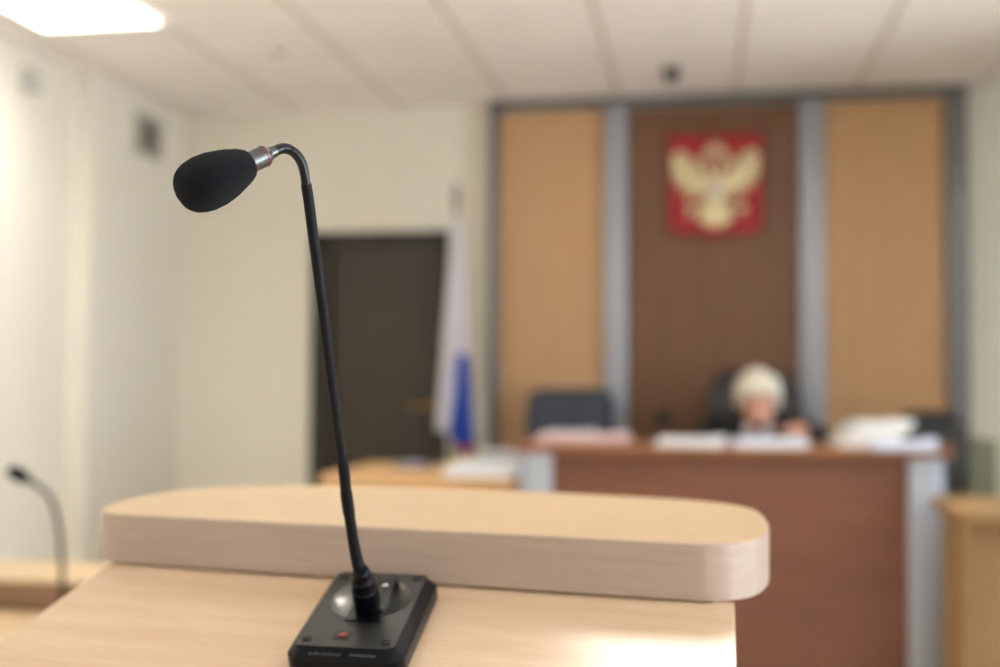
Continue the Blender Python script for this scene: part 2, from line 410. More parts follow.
for s in (1, -1):
    bm = NB()
    # arched wing bone then hanging primary feathers
    arc = [(s*.045, .035), (s*.085, .075), (s*.125, .125), (s*.165, .165), (s*.195, .17)]
    tube(bm, [Vector((x, -.034, y)) for x, y in [(v.x, v.y) for v in spline([(a, b, 0) for a, b in arc], 5)]], .014, 10)
    fs = [(.195, .17, -62, .05), (.193, .155, -78, .10), (.182, .15, -84, .14), (.166, .14, -90, .165), (.148, .125, -95, .175), (.128, .105, -100, .165), (.108, .085, -105, .14), (.088, .065, -108, .11), (.07, .05, -112, .085)]
    for k, (x, y, a, L) in enumerate(fs):
        feather(bm, s*x, y, R(a) if s > 0 else R(180-a), L, .0115, .026+.0008*k)
    obj('wing', bm, M['gold'], t, 60)
    bm = NB()   # neck, head, beak, crown
    neck = spline([(s*.012, .03, 0), (s*.03, .075, 0), (s*.028, .11, 0), (s*.05, .13, 0)], 5)
    tube(bm, [Vector((v.x, -.036, v.y)) for v in neck], [.017-.0003*i for i in range(len(neck))], 12)
    ell(bm, (s*.052, -.038, .134), (.02, .014, .016)); feather(bm, s*.062, .134, R(-18) if s > 0 else R(198), .04, .007, .03)
    obj('eagle_head', bm, M['gold'], t, 60)
    bm = NB()
    for k in range(3): feather(bm, s*.045, .152, R(90+s*(-28+28*k)), .034, .006, .03)
    bx(bm, (s*.045-.018, -.042, .150), (s*.045+.018, -.028, .158)); obj('small_crown', bm, M['gold'], t, 60)
    bm = NB()   # leg and claw
    leg = [(s*.03, -.07), (s*.07, -.1), (s*.105, -.105)]
    tube(bm, [Vector((x, -.036, y)) for x, y in leg], [.016, .012, .009], 10)
    for a in (-50, -10, 30): feather(bm, s*.1, -.105, R(a) if s > 0 else R(180-a), .042, .006, .03)
    obj('leg', bm, M['gold'], t, 60)
bm = NB(); ell(bm, (0, -.032, -.02), (.052, .016, .075)); ell(bm, (0, -.032, .035), (.03, .014, .03)); obj('eagle_body', bm, M['gold'], t, 180)
bm = NB()
for a in range(-5, 6): feather(bm, a*.004, -.08, R(-90+a*8), .125-.004*abs(a), .012, .028+.0006*abs(a))
obj('tail', bm, M['gold'], t, 60)
bm = NB(); prism(bm, [(x*.66, y*.66-.01) for x, y in rrect(.075, .09, .012)], .04, .052, up); obj('breast_shield', bm, M['silver'], t)
bm = NB()
for k in range(5): feather(bm, 0, .17, R(90+(-44+22*k)), .05, .008, .03)
bx(bm, (-.026, -.042, .166), (.026, -.028, .178)); obj('large_crown', bm, M['gold'], t, 60)
bm = NB(); tube(bm, [(-.13, -.04, -.06), (-.13, -.04, -.15)], .005, 8); ell(bm, (-.13, -.04, -.055), (.011, .008, .016)); obj('sceptre', bm, M['gold'], t, 60)
bm = NB(); ell(bm, (.132, -.042, -.105), (.022, .016, .022)); tube(bm, [(.132, -.04, -.085), (.132, -.04, -.062)], .004, 8); tube(bm, [(.122, -.04, -.072), (.142, -.04, -.072)], .004, 8); obj('orb', bm, M['gold'], t, 60)

# ------------------------------------------------------------------ flag
t = thing('flag_stand', 'dark wooden flagpole with a pointed tip standing beside the brown door', 'flagpole', (-1.228, 5.74, .1))
bm = NB(); lathe(bm, [(0, .15), (.02, .15), (.03, .13), (.04, .04), (.10, .022), (.12, .022)], (0, 0, 0), (0, 0, 1), 32); obj('base', bm, M['pole'], t, 40)
bm = NB(); cyl(bm, (0, 0, .1), (0, 0, 2.06), .013); obj('pole', bm, M['pole'], t, 40)
bm = NB(); lathe(bm, [(0, .014), (.01, .02), (.03, .022), (.08, .014), (.11, .003), (.112, 0)], (0, 0, 2.05), (0, 0, 1), 20); obj('finial', bm, M['alu_dark'], t, 40)
bm = NB(); NU, NV = 40, 60; g = []
for j in range(NV+1):
    v = j/NV; row = []
    zt = 2.075
    w = .035+.165*v**.8; cx = -1.212+.004*v
    for i in range(NU+1):
        u = i/NU
        zb = .985 - .115*min(1, max(0, (u-.25)*2.2))
        x = cx-w*.5+w*u-.012*v*(1-u)
        y = 5.70 + .028*(.3+v)*sin(u*5*pi+.6*sin(v*3))
        row.append(bm.verts.new((x, y-.012, zt+(zb-zt)*v)))
    g.append(row)
for j in range(NV):
    for i in range(NU):
        f = bm.faces.new((g[j][i], g[j][i+1], g[j+1][i+1], g[j+1][i])); u = (i+.5)/NU
        c = f.calc_center_median(); z = c.z
        if z < .92 and u > .3: f.material_index = 2
        elif u > .36+.5*max(0, (z-1.0)) and u < .97 and z < 1.38-.1*abs(u-.7): f.material_index = 1
        elif .52 < u < .62 and z < 1.7: f.material_index = 1 if False else 0
        else: f.material_index = 0
fl = obj('flag', bm, None, None, 180, mats=[M['flag_w'], M['flag_b'], M['flag_r']])
so = fl.modifiers.new('thick', 'SOLIDIFY'); so.thickness = .0015
tag(fl, 'white, blue and red flag hanging in folds from the pole by the door', 'flag')

# ------------------------------------------------------------------ judge's bench
t = thing('judge_bench', 'long reddish-brown judge bench with grey corner posts under piles of papers', 'bench', (.09, 4.28, .1))
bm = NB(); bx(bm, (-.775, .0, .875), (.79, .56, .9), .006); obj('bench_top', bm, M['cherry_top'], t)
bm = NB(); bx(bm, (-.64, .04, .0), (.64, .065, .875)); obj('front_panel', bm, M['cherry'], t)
bm = NB(); bx(bm, (-.45, .56, .79), (.45, .72, .81), .003); obj('inner_worktop', bm, M['cherry_top'], t)
for sx in (-1, 1):
    bm = NB(); x0 = sx*.70; bx(bm, (x0-.06, .01, 0), (x0+.06, .13, .875), .014, 3); obj('corner_post', bm, M['alu'], t, 40).update_tag()
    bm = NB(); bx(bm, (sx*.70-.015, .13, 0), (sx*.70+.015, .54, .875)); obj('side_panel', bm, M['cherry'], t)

# desk left of the bench
def desk(label, x0, x1, y0, y1, z, zf, over=.02, mtop='desk_wood', mfr='desk_side'):
    t = thing('desk', label, 'desk', ((x0+x1)/2, (y0+y1)/2, zf)); w = (x1-x0)/2; d_ = (y1-y0)/2; h = z-zf
    bm = NB(); prism(bm, rrect(2*w, 2*d_, .04), h-.035, h); obj('desk_top', bm, M[mtop], t)
    bm = NB(); bx(bm, (-w+.05, -d_+.06, .05), (w-.05, -d_+.085, h-.035)); obj('front_panel', bm, M[mfr], t)
    for s in (-1, 1):
        bm = NB(); bx(bm, (s*(w-.04)-.012, -d_+.03, 0), (s*(w-.04)+.012, d_-.05, h-.035)); obj('side_panel', bm, M[mfr], t)
    return t
desk('light wood desk with scattered papers in front of the brown door', -1.5, -.69, 4.4, 5.17, .86, .1)
desk('light wood desk at the right edge beside the judge bench', .765, 2.1, 3.68, 4.11, .86, 0, mtop='desk_tan', mfr='desk_tan')
bm = NB(); bx(bm, (1.20, 5.55, .1), (1.335, 5.85, .985), .01)
ca = thing('cabinet', 'low narrow grey-green cabinet behind the desk at the right edge', 'cabinet', (0, 0, 0))
obj('body', bm, M['cabinet'], ca)
bm = NB(); bx(bm, (1.21, 5.538, .14), (1.325, 5.549, .95), .003); dd = obj('door', bm, M['cabinet'], ca)
bm = NB(); bx(bm, (1.222, 5.525, .6), (1.23, 5.538, .7), .002); obj('handle', bm, M['alu'], dd)

# ------------------------------------------------------------------ papers
def stack(name, label, cat, x, y, z, w, d_, n, th, m, rz=0, jit=.012, cover=None, slope=0., tilt=(0, 0)):
    """a pile of sheets with slightly shuffled edges (one mesh) and a cover sheet"""
    t = thing(name, label, cat, (x, y, z), (tilt[0], tilt[1], rz))
    bm = NB()
    for k in range(n):
        a = random.uniform(-1, 1)*jit*3; ox, oy = random.uniform(-jit, jit)+slope*k, random.uniform(-jit, jit)
        box(bm, (ox, oy, th*(k+.5)), (w, d_, th*.96), (0, 0, a))
    obj('sheets', bm, m, t)
    if cover:
        bm = NB(); N = 10; g = []
        top = th*n+.0005
        for j in range(N+1):
            g.append([bm.verts.new((slope*n+(i/N-.5)*w*1.0, (j/N-.5)*d_, top+.004*max(0, i/N-.6)**1.5*6*(.4+j/N))) for i in range(N+1)])
        for j in range(N):
            for i in range(N): bm.faces.new((g[j][i], g[j][i+1], g[j+1][i+1], g[j+1][i]))
        o = obj('cover_sheet', bm, cover, t, 180); s = o.modifiers.new('thick', 'SOLIDIFY'); s.thickness = .0012; s.offset = 1
    return t
BZ = 1.0005
stack('paper_file', 'open file of pinkish papers at the left end of the judge bench', 'papers', -.455, 4.58, BZ, .36, .24, 7, .004, M['paper_pink'], .05, .01, M['paper_pink'])
stack('folder', 'pale blue-green folder behind the pinkish papers on the bench', 'folder', -.52, 4.765, BZ, .2, .1, 3, .011, M['card_teal'], .1, .003, M['paper_cool'])
stack('paper_file', 'white open file at the middle of the bench left of the judge', 'papers', -.03, 4.44, BZ, .25, .27, 6, .004, M['paper'], -.04, .008, M['paper'])
stack('paper_file', 'white papers lying directly below the judge on the bench', 'papers', .25, 4.43, BZ, .26, .27, 6, .004, M['paper'], .06, .008, M['paper_cool'])
stack('paper_stack', 'tall slumped stack of white documents on the right part of the bench', 'papers', .600, 4.60, BZ, .20, .26, 14, .0066, M['paper_stackc'], .10, .006, M['paper_stackc'], slope=.0062)
stack('folder', 'blue folder lying under white sheets at the right end of the bench', 'folder', .835, 4.50, BZ, .07, .16, 3, .012, M['card_blue'], -.2, .003, None)
stack('paper_stack', 'low pile of bluish white papers at the front right corner of the bench', 'papers', .72, 4.33, BZ, .22, .13, 6, .005, M['paper_cool'], -.06, .008, M['paper_cool'])
stack('notebook', 'reddish-brown notebook at the right corner of the bench', 'notebook', .858, 4.33, BZ, .035, .14, 2, .013, M['card_brown'], 0, .001, None)
DZ = .8605
stack('paper_stack', 'wide pile of white papers at the right end of the light desk', 'papers', -.845, 4.60, DZ, .28, .38, 8, .005, M['paper'], .03, .012, M['paper'])
stack('paper_stack', 'grey-green pile of folders behind the white papers on the light desk', 'papers', -.86, 4.98, DZ, .17, .22, 6, .011, M['card_green'], .1, .01, M['paper_cool'])
stack('notepad', 'pale yellow notepad near the flag on the light desk', 'notepad', -1.045, 4.93, DZ, .08, .16, 4, .006, M['paper_yellow'], .2, .003, M['paper_yellow'])
stack('leaflet', 'small blue and white leaflet lying on the middle of the light desk', 'leaflet', -1.24, 4.95, DZ, .12, .16, 2, .006, M['card_blue'], -.2, .004, M['paper_cool'])

# ------------------------------------------------------------------ chairs
def office_chair(label, x, y, top, w, m, rz=0, bh=.5, arms=True, zf=.1, lean=.08, r=.09, name='office_chair'):
    t = thing(name, label, 'chair', (x, y, zf), (0, 0, rz)); top -= zf
    # facing -y (towards the room); seat 0.45 high
    bm = NB(); box(bm, (0, -.05, .42), (.46, .46, .09), bev=.035, seg=4); obj('seat', bm, m, t, 180)
    bm = NB(); N = 14; z0 = top-bh
    out = rrect(w, bh, r, 8, 0, z0+bh/2)
    def mp(p):
        v = (p.y-z0)/bh; return Vector((p.x, .2+p.z+lean*v - .05*(1-(2*p.x/w)**2)*.0 + .05*(2*p.x/w)**2*-1, p.y))
    lay = [(.96, .0), (1., .012), (1., .05), (.94, .065)]
    rings = []
    for s_, zz in lay:
        rings.append([bm.verts.new(mp(Vector((px_*s_, (py_-z0-bh/2)*s_+z0+bh/2, zz)))) for px_, py_ in out])
    n = len(out)
    for A, B in zip(rings, rings[1:]):
        for i in range(n): bm.faces.new((A[i], A[(i+1) % n], B[(i+1) % n], B[i]))
    bm.faces.new(rings[0]); bm.faces.new(rings[-1]); obj('backrest', bm, m, t, 50)
    bm = NB(); tube(bm, [(0, .1, .37), (0, .27, .40), (0, .3, .55), (0, .27+lean*.3, max(.6, z0+.15))], .022, 10); obj('back_bracket', bm, M['blackplastic'], t, 60)
    bm = NB(); cyl(bm, (0, 0, .09), (0, 0, .38), .028); obj('pedestal', bm, M['blackplastic'], t, 40)
    for k in range(5):
        a = 2*pi*k/5+.3; c, s = cos(a), sin(a)
        bm = NB(); tube(bm, [(0, 0, .11), (.16*c, .16*s, .095), (.28*c, .28*s, .075)], [.026, .02, .015], 10); l = obj('base_leg', bm, M['blackplastic'], t, 60)
        bm = NB(); cyl(bm, (.28*c-.02*s, .28*s+.02*c, .028), (.28*c+.02*s, .28*s-.02*c, .028), .028, 16); cyl(bm, (.28*c, .28*s, .03), (.28*c, .28*s, .075), .008, 8); obj('caster', bm, M['blackplastic'], l, 40)
    if arms:
        for s in (-1, 1):
            bm = NB(); q = s*.25
            tube(bm, spline([(s*.2, -.05, .40), (q, -.05, .42), (q, -.08, .62), (q, -.2, .65), (q, .1, .66)], 4), .014, 10)
            box(bm, (q, -.06, .665), (.05, .27, .03), bev=.012, seg=3); obj('armrest', bm, M['blackplastic'], t, 50)
    return t
office_chair('blue-grey office chair with rounded back behind the pinkish papers', -.645, 5.56, 1.20, .44, M['bluefab'], bh=.42, r=.07, lean=.06)
office_chair('black high-backed leather chair in which the judge sits', .255, 5.42, 1.305, .45, M['leather'], bh=.66, r=.15, arms=False)
office_chair('dark grey office chair behind the papers at the right end of the bench', .93, 5.1, 1.115, .34, M['greychair'], rz=-.25, bh=.36, r=.12)

# ------------------------------------------------------------------ judge
P = thing('person', 'person with short pale blond hair in a black robe, head bowed over papers', 'person', (.245, 5.3, .1))
X0, Y0, Z0 = .245, 5.3, .1
def W(x, y, z): return Vector((x-X0, y-Y0, z-Z0))
body = NB()
HC = W(.247, 5.085, 1.162)          # head centre
hr = (R(24), 0, 0)                  # bowed forwards
Rm = Matrix.Rotation(R(24), 4, 'X')
def hd(x, y, z): return HC+(Rm @ Vector((x, y, z)))   # face looks -y
ell(body, HC+(Rm @ Vector((0, .008, .02))), (.074, .092, .09), hr, 28)   # cranium
ell(body, hd(0, -.036, -.045), (.064, .062, .074), hr, 24)                 # face / jaw
ell(body, hd(0, -.062, -.098), (.026, .024, .02), hr)                     # chin
capsule(body, hd(0, -.085, .0), hd(0, -.106, -.036), .008, .013)          # nose
for s in (-1, 1):
    ell(body, hd(s*.036, -.068, -.032), (.02, .018, .018), hr)            # cheeks
    ell(body, hd(s*.03, -.078, .022), (.024, .012, .008), hr)             # brows
    ell(body, hd(s*.077, .008, -.01), (.011, .02, .03), hr)               # ears
capsule(body, hd(0, .02, -.05), W(.245, 5.24, 1.07), .05, .058)           # neck
for a, b, r1, r2 in ((W(.245, 5.25, 1.0), W(.245, 5.36, .66), .13, .14), (W(.12, 5.24, 1.03), W(.37, 5.24, 1.03), .075, .075),
                     (W(.16, 5.26, .9), W(.33, 5.26, .9), .11, .11), (W(.17, 5.37, .64), W(.32, 5.37, .64), .12, .12)):
    capsule(body, a, b, r1, r2, 20)
for s in (-1, 1):
    sh = W(.245+s*.165, 5.23, 1.035); el = W(.245+s*.235, 5.05 if s > 0 else 5.2, .995 if s > 0 else .90) 
    wr = W(.150, 5.02, .948) if s < 0 else W(.385, 4.80, 1.052)
    capsule(body, sh, el, .055, .043, 18); capsule(body, el, wr, .042, .027, 18)
    hip = W(.245+s*.09, 5.33, .63); kn = W(.245+s*.1, 4.93, .60); an = W(.245+s*.1, 4.98, .17); to = W(.245+s*.1, 4.87, .135)
    capsule(body, hip, kn, .085, .06, 18); capsule(body, kn, an, .058, .038, 18); capsule(body, an, to, .038, .028, 14)
    # hand: palm, four fingers, thumb
    q = Vector((.03*-s*.6, -.085, -.012 if s < 0 else -.004)); pc = wr+q*.55
    ell(body, pc, (.038, .046, .016), (R(8), 0, s*.25), 18)
    for f, (ox, L) in enumerate(((-.028, .062), (-.010, .072), (.009, .069), (.027, .054))):
        b0 = pc+Vector((ox, -.034, .0)); b1 = b0+Vector((ox*.15, -L*.5, .008)); b2 = b1+Vector((0, -L*.45, -.018))
        capsule(body, b0, b1, .0088, .008, 10); capsule(body, b1, b2, .008, .0065, 10)
    th0 = pc+Vector((-s*.03, .012, 0)); th1 = th0+Vector((-s*.028, -.026, .004)); th2 = th1+Vector((-s*.006, -.028, -.006))
    capsule(body, th0, th1, .012, .010, 10); capsule(body, th1, th2, .0098, .008, 10)
bo = obj('body', body, M['skin'], P, 180); remesh(bo, .0045, 3)
hair = NB()
ell(hair, hd(0, .022, .038), (.088, .098, .088), hr, 30)
ell(hair, hd(-.02, -.046, .078), (.066, .042, .028), hr, 20); ell(hair, hd(.03, -.040, .080), (.06, .045, .03), hr, 20)
for s in (-1, 1):
    ell(hair, hd(s*.080, .020, .01), (.020, .054, .060), hr, 20); ell(hair, hd(s*.07, -.03, .045), (.024, .036, .042), hr, 16)
ell(hair, hd(0, .07, -.01), (.07, .045, .07), hr, 20)
rnd = random.Random(3)
for k in range(70):
    th = rnd.uniform(0, 2*pi); ph = rnd.uniform(.05, 1.35)
    n_ = Vector((sin(ph)*cos(th), sin(ph)*sin(th), cos(ph)))
    p = Vector((n_.x*.088, .02+n_.y*.1, .04+n_.z*.086)); tg = Vector((n_.x, n_.y, -.8)).normalized()*(.03 if n_.y > -.2 else .012)
    capsule(hair, hd(*p), hd(*(p+tg*.8-n_*.004)), .011, .006, 8)
ho = obj('hair', hair, M['hair'], P, 180); remesh(ho, .004, 2)
rb = NB()
for a, b, r1, r2 in ((W(.245, 5.25, .99), W(.245, 5.36, .60), .15, .17), (W(.11, 5.24, 1.02), W(.38, 5.24, 1.02), .088, .088),
                     (W(.15, 5.25, .88), W(.34, 5.25, .88), .125, .125), (W(.16, 5.36, .62), W(.33, 5.36, .62), .145, .145)):
    capsule(rb, a, b, r1, r2, 24)
for s in (-1, 1):
    sh = W(.245+s*.17, 5.23, 1.03); el = W(.245+s*.245, 5.05 if s > 0 else 5.2, .99 if s > 0 else .90)
    wr = W(.145, 5.06, .945) if s < 0 else W(.39, 4.87, 1.045)
    capsule(rb, sh, el, .074, .066, 20); capsule(rb, el, wr, .064, .05, 20)
    capsule(rb, W(.245+s*.09, 5.33, .62), W(.245+s*.1, 4.95, .585), .105, .095, 20)
    capsule(rb, W(.245+s*.1, 4.95, .58), W(.245+s*.1, 4.97, .3), .09, .1, 20)
ro = obj('robe', rb, M['robe'], P, 180); remesh(ro, .007, 4)
cb = NB()
for s in (-1, 1):
    prism(cb, [(s*.002, 0), (s*.05, .028), (s*.066, -.004), (s*.022, -.055)], 0, .006, lambda p: W(.245, 5.095, 1.035)+Vector((p.x, -p.z+.25*p.y+abs(p.x)*.5, p.y)))
ell(cb, W(.245, 5.12, 1.02), (.05, .04, .03))
obj('collar', cb, M['collar'], P, 40)
for s in (-1, 1):
    e = NB(); ell(e, hd(s*.03, -.081, .006), (.012, .006, .004), hr); obj('eye', e, M['eye'], P, 180)
e = NB(); ell(e, hd(0, -.09, -.066), (.02, .006, .005), hr); obj('mouth', e, M['lips'], P, 180)

# ------------------------------------------------------------------ lectern in the foreground
LO = Vector((-.2576, .933, 0)); YAW = -R(8.8); SL = R(17)
T = thing('lectern', 'pale beech lectern with raised rounded shelf and sloping reading board in the foreground', 'lectern', LO, (0, 0, YAW))
front = [(-.296, .020), (-.286, .009), (-.270, .002), (-.25, 0)]
outl = [(-.262, 0), (.255, .001), (.272, .005), (.286, .014), (.296, .030), (.301, .055), (.3025, .09), (.299, .14), (.291, .185), (.283, .228), (.271, .262), (.249, .292), (.212, .316), (.16, .328), (.09, .337), (0, .344),
        (-.10, .341), (-.19, .329), (-.255, .312), (-.305, .288), (-.335, .255), (-.346, .21), (-.345, .16), (-.338, .115), (-.328, .075), (-.316, .044), (-.300, .020), (-.283, .006)]
def closed(pts, k=3):
    for _ in range(k):
        out = []; n = len(pts)
        for i in range(n):
            a, b = Vector(pts[i]), Vector(pts[(i+1) % n])
            out += [tuple(a*.75+b*.25), tuple(a*.25+b*.75)]
        pts = out
    return pts
O2 = closed(outl)
def inset(pts, d):
    n = len(pts); out = []
    for i in range(n):
        a = Vector(pts[i-1]); b = Vector(pts[(i+1) % n]); tg = (b-a).normalized(); out.append((pts[i][0]-tg.y*d, pts[i][1]+tg.x*d))
    return out
zt, zb = 1.125, 1.082
I2 = inset(O2, .0016)
bm = NB()
lo = [bm.verts.new((x, y, zb)) for x, y in O2]; hi = [bm.verts.new((x, y, zt-.0012)) for x, y in O2]
n = len(O2)
for i in range(n): bm.faces.new((lo[i], lo[(i+1) % n], hi[(i+1) % n], hi[i]))
lo2 = [bm.verts.new((x, y, zb)) for x, y in I2]; hi2 = [bm.verts.new((x, y, zt-.0001)) for x, y in I2]
for i in range(n):
    bm.faces.new((lo[i], lo[(i+1) % n], lo2[(i+1) % n], lo2[i])); bm.faces.new((hi[i], hi[(i+1) % n], hi2[(i+1) % n], hi2[i]))
shelf = obj('shelf_edge', bm, M['beech_band_daylit'], None, 50)
bm = NB(); prism(bm, I2, zb+.0005, zt); top = obj('raised_shelf', bm, M['beech'], T); shelf.parent = top
# reading board (local frame: origin under the shelf's front edge)
def brd(p): return Vector((p.x, p.y*cos(SL)-p.z*sin(SL), 1.0785+p.y*sin(SL)+p.z*cos(SL)))
bm = NB(); prism(bm, [(-.2765, -.44), (.345, -.44), (.2850, .010), (-.2765, .010)], -.018, 0, brd)
es = [e for e in bm.edges if abs((e.verts[0].co-e.verts[1].co).length) > .2]
bmesh.ops.bevel(bm, geom=es, offset=.0008, segments=2, affect='EDGES')
obj('reading_board', bm, M['beech_board'], T)
bm = NB(); prism(bm, [(-.277, -.4585), (.3475, -.4585), (.3455, -.4405), (-.277, -.4405)], -.018, .012, brd); obj('book_stop', bm, M['beech_band_daylit'], T)
sec = [(-.40, .935), (.005, 1.060), (.03, 1.0815), (.24, 1.0815), (.24, .06), (-.22, .06), (-.30, .80)]
for s in (-1, 1):
    bm = NB(); prism(bm, sec, s*.232-.009, s*.232+.009, lambda p: Vector((p.z, p.x, p.y))); obj('side_panel', bm, M['beech'], T)
bm = NB(); bx(bm, (-.223, .218, .06), (.223, .236, 1.0815)); obj('front_panel', bm, M['beech'], T)
bm = NB(); bx(bm, (-.223, -.2, .55), (.223, .218, .568)); obj('inner_shelf', bm, M['beech'], T)
bm = NB(); bx(bm, (-.223, .012, .98), (.223, .03, 1.0815)); obj('back_rail', bm, M['beech'], T)
bm = NB(); prism(bm, rrect(.60, .56, .03, 5, 0, .0), 0, .06); obj('plinth', bm, M['beech'], T)

# ------------------------------------------------------------------ gooseneck microphone
SIN, COS = sin(SL), cos(SL)
def make_mic_frame(name, label, loc, rot):
    t = thing(name, label, 'microphone', loc, rot); return t
# base frame: local x/y on the board, z along its normal; placed on the lectern board
mx_, my_ = .0184, -.0775
base_local = brd(Vector((mx_, my_, 0.0003)))
MT = Matrix.Translation(LO) @ Matrix.Rotation(YAW, 4, 'Z') @ Matrix.Translation(base_local) @ Matrix.Rotation(SL, 4, 'X') @ Matrix.Rotation(R(3.2), 4, 'Z')
MIC = thing('gooseneck_microphone', 'black gooseneck microphone with foam windscreen standing on the lectern board', 'microphone')
MIC.matrix_world = MT
MIC.location = MT.to_translation(); MIC.rotation_euler = MT.to_euler()
SK = .105     # the base plate flares slightly
def mb(p): return Vector((p.x-SK*p.y, p.y, p.z))
wT, lT, hT = .0745, .114, .020
def loop(w, l, r, z): return [mb(Vector((x, y, z))) for x, y in rrect(w, l, r, 5)]
bm = NB(); rings = [[bm.verts.new(p) for p in loop(w, l, r, z)] for w, l, r, z in ((wT+.014, lT+.012, .010, 0), (wT+.016, lT+.014, .011, .003), (wT+.016, lT+.014, .011, .012), (wT+.002, lT+.002, .007, hT-.0006))]
n = len(rings[0])
for A, B in zip(rings, rings[1:]):
    for i in range(n): bm.faces.new((A[i], A[(i+1) % n], B[(i+1) % n], B[i]))
bm.faces.new(rings[0]); bo = obj('base_housing', bm, M['blackplastic'], MIC, 28)
# top plate with circular dish
dc = Vector((.0015, .0155)); dr = .0325
bm = NB(); N = 64
outer = []
for i in range(N):
    a = 2*pi*i/N; dx, dy = cos(a), sin(a); w2, l2 = wT/2+.001, lT/2+.001
    tx = ((w2 if dx > 0 else -w2)-dc.x)/dx if abs(dx) > 1e-6 else 1e9; ty = ((l2 if dy > 0 else -l2)-dc.y)/dy if abs(dy) > 1e-6 else 1e9
    q = min(tx, ty); outer.append((dc.x+dx*q, dc.y+dy*q))
prof = [(1., 0), (.97, -.0008), (.86, -.0030), (.7, -.0050), (.5, -.0062), (.25, -.0068)]
ro_ = [bm.verts.new(mb(Vector((x, y, hT)))) for x, y in outer]
prev = ro_; 
ring0 = [bm.verts.new(mb(Vector((dc.x+dr*cos(2*pi*i/N), dc.y+dr*sin(2*pi*i/N), hT)))) for i in range(N)]
for i in range(N): bm.faces.new((ro_[i], ro_[(i+1) % N], ring0[(i+1) % N], ring0[i]))
obj('top_plate', bm, M['base_top'], MIC)
bm = NB(); prev = None
for f, z in prof+[(0, -.0069)]:
    if f == 0:
        c = bm.verts.new(mb(Vector((dc.x, dc.y, hT+z))))
        for i in range(N): bm.faces.new((prev[i], prev[(i+1) % N], c))
    else:
        cur = [bm.verts.new(mb(Vector((dc.x+dr*f*cos(2*pi*i/N), dc.y+dr*f*sin(2*pi*i/N), hT+z)))) for i in range(N)]
        if prev:
            for i in range(N): bm.faces.new((prev[i], prev[(i+1) % N], cur[(i+1) % N], cur[i]))
        prev = cur
obj('dish', bm, M['dish'], MIC, 180)
# connector block crossing the dish
bm = NB(); prism(bm, [(-.011+dc.x, -.021), (.0162+dc.x, -.021), (.0135+dc.x, .046), (-.011+dc.x, .046)], hT-.0072, hT+.0012, mb); blk = obj('connector_block', bm, M['blackplastic'], MIC)
bm = NB(); lathe(bm, [(0, .0026), (.0016, .0026), (.0022, .0018), (.0024, 0)], mb(Vector((dc.x+.0070, .032, hT+.0015))), (0, 0, 1), 20); obj('release_button', bm, M['chrome'], MIC, 40)
for x, y in ((-.0305, -.049), (.0305, -.049), (-.0305, .050), (.0305, .050)):
    bm = NB(); p = mb(Vector((x, y, hT))); lathe(bm, [(0, .0038), (.0004, .0038), (.0005, .003), (.0001, .0026), (.0001, .0)], p, (0, 0, 1), 20)
    s_ = obj('screw', bm, M['blackplastic'], MIC, 30)
    bm = NB(); bx(bm, (p.x-.002, p.y-.0004, hT+.0001), (p.x+.002, p.y+.0004, hT+.0005)); bx(bm, (p.x-.0004, p.y-.002, hT+.0001), (p.x+.0004, p.y+.002, hT+.0005)); obj('slot', bm, M['gun'], s_)
bm = NB(); p = mb(Vector((-.0045, -.0420, hT))); prism(bm, [(p.x+a, p.y+b) for a, b in rrect(.0125, .0115, .001, 3)], hT-.001, hT+.0003); bz = obj('button_surround', bm, M['blackplastic'], MIC)
bm = NB(); bx(bm, (p.x-.003, p.y-.0027, hT+.0002), (p.x+.003, p.y+.0027, hT+.0010), .0003); obj('red_button', bm, M['redlens'], bz)
# lettering on the sloped front face
def text(body_, size, mw, m, parent, name):
    cu = bpy.data.curves.new(name, 'FONT'); cu.body = body_; cu.size = size; cu.extrude = .00015; cu.align_x = 'LEFT'; cu.align_y = 'CENTER'
    o = bpy.data.objects.new('tmp_text', cu); C.objects.link(o); bpy.context.view_layer.update()
    me = bpy.data.meshes.new_from_object(o.evaluated_get(bpy.context.evaluated_depsgraph_get())); me.name = name
    bpy.data.objects.remove(o); q = bpy.data.objects.new(name, me); C.objects.link(q); me.materials.clear(); me.materials.append(m)
    q.parent = parent; q.matrix_local = mw; return q
yA, zA, yB_, zB_ = -(lT+.014)/2, .012, -(lT+.002)/2, hT-.0006
fa = math.atan2(zB_-zA, yB_-yA)
cen = Vector((0, (yA+yB_)/2, (zA+zB_)/2)); nrm = Vector((0, -sin(fa), cos(fa)))
sk = SK*(lT/2+.004)
mw = Matrix.Translation(Vector((-.026+sk, cen.y, cen.z))+nrm*.0002) @ Matrix.Rotation(fa, 4, 'X')
text('audio-technica', .0042, mw, M['print'], bo, 'lettering')
bm = NB()
for k in range(12): bx(bm, (.006+sk+k*.00165, -.0007, 0), (.006+sk+k*.00165+.0011, .0007 if k % 3 else .0011, .0003))
o = obj('small_print', bm, M['print'], bo); o.matrix_local = Matrix.Translation(Vector((0, cen.y, cen.z))+nrm*.0002) @ Matrix.Rotation(fa, 4, 'X')

